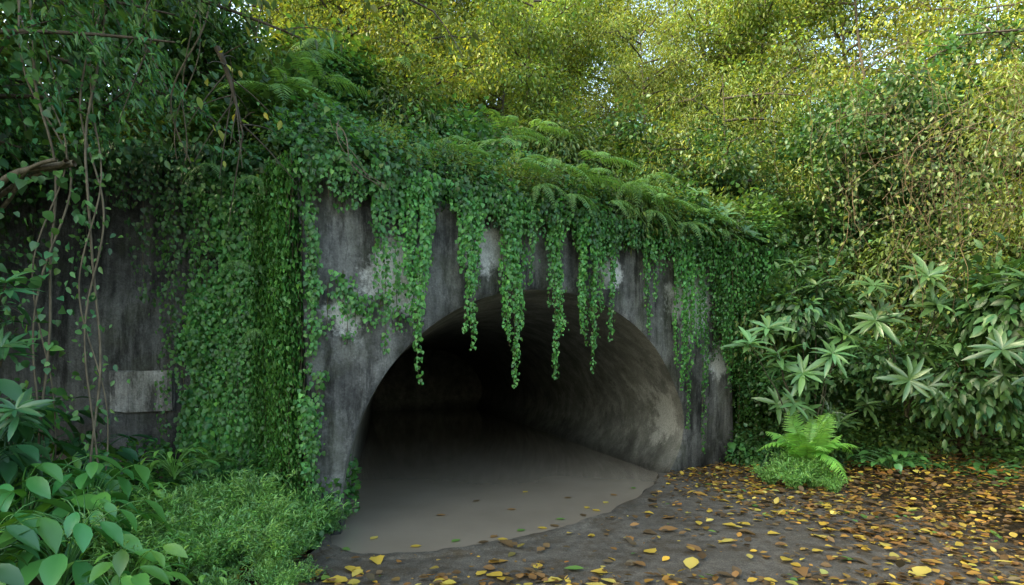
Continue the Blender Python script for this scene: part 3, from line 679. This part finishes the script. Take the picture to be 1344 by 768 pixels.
for a,b,n_,c,T_ in [((-6,5,4.6),(-2.9,4.9,4.95),900,G_DARK*1.5,T_THIN),((-6,5.4,5.4),(-3.2,5.4,5.5),800,G_DARK*1.6,T_OVAL),((-6,5.9,4.5),(-3.9,5.6,4.7),600,G_DARK*1.6,T_OVAL),
    ((-4.5,5.0,5.4),(-1.9,5.2,5.15),600,G_MID,T_THIN),((-3,4.8,5.6),(-.7,5.2,5.4),480,G_WARM,T_OVAL),((-7.0,5.6,4.2),(-5.0,5.8,4.4),700,G_DARK*1.4,T_THIN),((-7.0,6.4,5.0),(-5.0,6.2,5.2),700,G_DARK*1.4,T_OVAL),
    ((7.5,6,5.2),(5.0,6.4,5.9),500,G_MID*.9,T_OVAL),((7.6,6.4,4.4),(5.9,6.6,5.0),480,G_WARM*.8,T_THIN),((-5.2,6.3,5.2),(-3.3,6.3,4.9),600,G_DARK*1.5,T_OVAL),((-7.2,6.0,2.6),(-5.2,5.6,2.9),300,G_DARK*1.4,T_OVAL),((-7.2,6.0,3.6),(-5.6,5.8,3.4),400,G_MID,T_OVAL)]:
    bough(a,b,n_,.1 if T_ is T_THIN else .08,c,BL,T_)
bough((-2.9,5.6,4.9),(-2.6,5.5,4.4),16,.09,np.array([.30,.32,.05]),'small sprig of yellowing leaves hanging from a bough')

# ------------------------------------------------------------------ dry hanging vines on the slope
for (cx,cy,cz,w,n_,L) in [(7.0,8.1,5.6,.7,60,2.2),(6.9,7.4,4.7,.5,40,1.9),(6.1,9.1,5.2,.6,45,1.9),(6.4,8.4,4.0,.6,35,1.5),(5.9,8.8,6.3,.7,40,2.0)]:
    o=empty('dry_vine_tangle',(cx,cy,cz),label='tangle of brown dry vines hanging down the slope',category='vines',group='dry vine tangles on the slope')
    As,Al=Acc(),Acc()
    for i in range(n_):
        p=np.array([cx+rng.normal(0,w),cy+rng.normal(0,.35),cz+rng.normal(0,.4)]);t=np.linspace(0,1,12)[:,None]
        C=p+np.array([rng.normal(0,.7),-.3,0])*np.sin(t*2.4)+np.array([0,0,-L*U(.3,1.1)])*t**1.5+np.cumsum(rv(12,.04),0)
        tube(As,C,U(.0015,.005),3,np.array([.14,.105,.055])*U(.4,1.2))
        scatter(Al,T_OVAL,C[rng.integers(0,12,14)]+rv(14,.06),rv(14,.5)+np.array([0,-.2,-.7]),np.array([0,-.6,.6])+rv(14,.4),U(.04,.1,14),G_WARM,.3,.15)
    pob('stem',As.mesh('dry_vine_stems',M_BARK),o);pob('foliage',Al.mesh('dry_vine_leaves',M_LEAF),o)

# ------------------------------------------------------------------ fallen leaves
T_FALL=tmpl([(0,.03),(.15,.22),(.4,.36),(.7,.27),(.9,.1),(1,.01)],.14,-.08)
T_FALL2=tmpl([(0,.04),(.1,.26),(.25,.3),(.42,.42),(.55,.3),(.75,.2),(1,.01)],.16,.12)
fcol=[(.44,.32,.05),(.33,.20,.045),(.48,.39,.09),(.20,.115,.045),(.13,.085,.04),(.095,.065,.035),(.24,.125,.035),(.10,.20,.045)]
FM=[]
for c in fcol:
    for T in(T_FALL,T_FALL2):
        A=Acc();scatter(A,T,[(0,-.5,0)],(0,1,0),(0,0,1),1.0,c,0,0);tube(A,[(0,-.5,0),(.02,-.62,.01),(.06,-.75,.02)],.012,4,np.array(c)*.7);FM.append(A.mesh('fallen_leaf',M_DEAD))
names=['yellow','orange','pale yellow','brown','dark brown','dark brown','rusty orange','green']
wts=np.array([.26,.13,.15,.14,.1,.09,.09,.04]);wts/=wts.sum()
cnt=0
while cnt<299:
    x=U(-2.1,6.2);y=U(3.95,10.3)
    if inpoly(np.array([x-.08]),np.array([y+.1]),WP)[0]: continue
    if abs(x)/y>.95: continue
    dens=.3+.8*max(0,(x-.8)/4)+(.6 if y<4.9 else 0)
    if U()>dens: continue
    sdist=(np.array([x,y])-OW)@NW
    if sdist<.15: continue
    k=rng.choice(8,p=wts)
    o=ob('fallen_leaf',FM[k*2+rng.integers(0,2)],label=names[k]+' fallen leaf lying on the path',category='leaf',group='fallen leaves on the path')
    s_=U(.09,.21);o.location=(x,y,.018+.07*max(0,x-4.6));o.scale=(s_*U(.7,1),s_,s_*U(.4,1.1));o.rotation_euler=(U(-.15,.15),U(-.15,.15),U(0,6.28));cnt+=1
for (x,y,k) in [(-1.0,5.9,0),(-.6,6.1,7),(-.2,6.25,3),(.1,6.5,7),(1.0,7.6,0),(1.3,7.9,2),(-.9,7.2,3),(.6,7.0,7),(.2,8.6,0),(1.5,8.4,3),(-1.5,6.2,2),(.5,6.7,4),(.35,6.6,0),(1.9,8.9,7),(-.3,6.05,5),(-.1,6.15,0),(.9,7.2,5),(1.1,7.45,0),(0,7.5,3),(-.5,8.0,5),(.8,8.2,4)]:
    o=ob('floating_leaf',FM[k*2],label=names[k]+' leaf floating on the muddy water',category='leaf',group='leaves floating on the water')
    o.location=(x,y,-.092);o.scale=(.12,.12,.04);o.rotation_euler=(0,0,U(0,6))
A=Acc();k=13000
x=U(-2.4,9,k*3);y=U(3.6,11.5,k*3);sd=(x-OW[0])*NW[0]+(y-OW[1])*NW[1]
pr=np.clip((x-1.7-.2*(9-y))/2.2+.3*wob(x*2,y*2),.1,1)+np.where(y<4.8,.4,0)
ok=(~inpoly(x-.1,y+.12,WP))&(sd>.05)&(U(0,1,k*3)<pr);x=x[ok][:k];y=y[ok][:k];n_=len(x)
z=.008+rng.uniform(0,.03,n_)+np.clip((x-4.6)*.1,0,.4)
ci=rng.choice(8,n_,p=[.12,.12,.06,.2,.22,.19,.06,.03]);cc=np.array(fcol)[ci]*.88
dd=rv(n_);dd[:,2]*=.15;scatter(A,T_FALL,np.stack([x,y,z],1),dd,np.array([0,0,1])+rv(n_,.2),U(.02,.115,n_),cc,.25,.1)
ob('leaf_litter',A.mesh('leaf_litter',M_DEAD),kind='stuff',label='layer of brown and orange leaf litter beside the path',category='leaf litter')

# ------------------------------------------------------------------ sky, sun, camera
w=bpy.data.worlds.new('World');scene.world=w;w.use_nodes=True;nt=w.node_tree
sky=nt.nodes.new('ShaderNodeTexSky');sky.sky_type='NISHITA';sky.sun_disc=False
S=np.array([-1.0,-.42,.0]);el=math.radians(37);az=math.atan2(S[0],S[1])
sky.sun_elevation=el;sky.sun_rotation=az;sky.dust_density=3.0
tint=mixc(nt,1.0,sky.outputs[0],(1.0,.94,.76),'MULTIPLY')
nt.links.new(tint,nt.nodes['Background'].inputs[0]);nt.nodes['Background'].inputs[1].default_value=1.08
ld=bpy.data.lights.new('sun','SUN');ld.energy=5;ld.angle=math.radians(2);ld.color=(1,.9,.66)
lo=bpy.data.objects.new('sun',ld);COL.objects.link(lo)
sv=Vector((math.sin(az)*math.cos(el),math.cos(az)*math.cos(el),math.sin(el)))
lo.rotation_euler=(-sv).to_track_quat('-Z','Y').to_euler();lo.location=sv*40
cam=bpy.data.cameras.new('camera');co=bpy.data.objects.new('camera',cam);COL.objects.link(co)
co.location=(0,0,1.7);co.rotation_euler=(math.pi/2,0,0);cam.lens=20;cam.sensor_width=36;cam.shift_y=.0789;cam.clip_end=1000;cam.clip_start=.05
scene.camera=co
scene.view_settings.view_transform='Standard';scene.view_settings.look='None';scene.view_settings.exposure=0
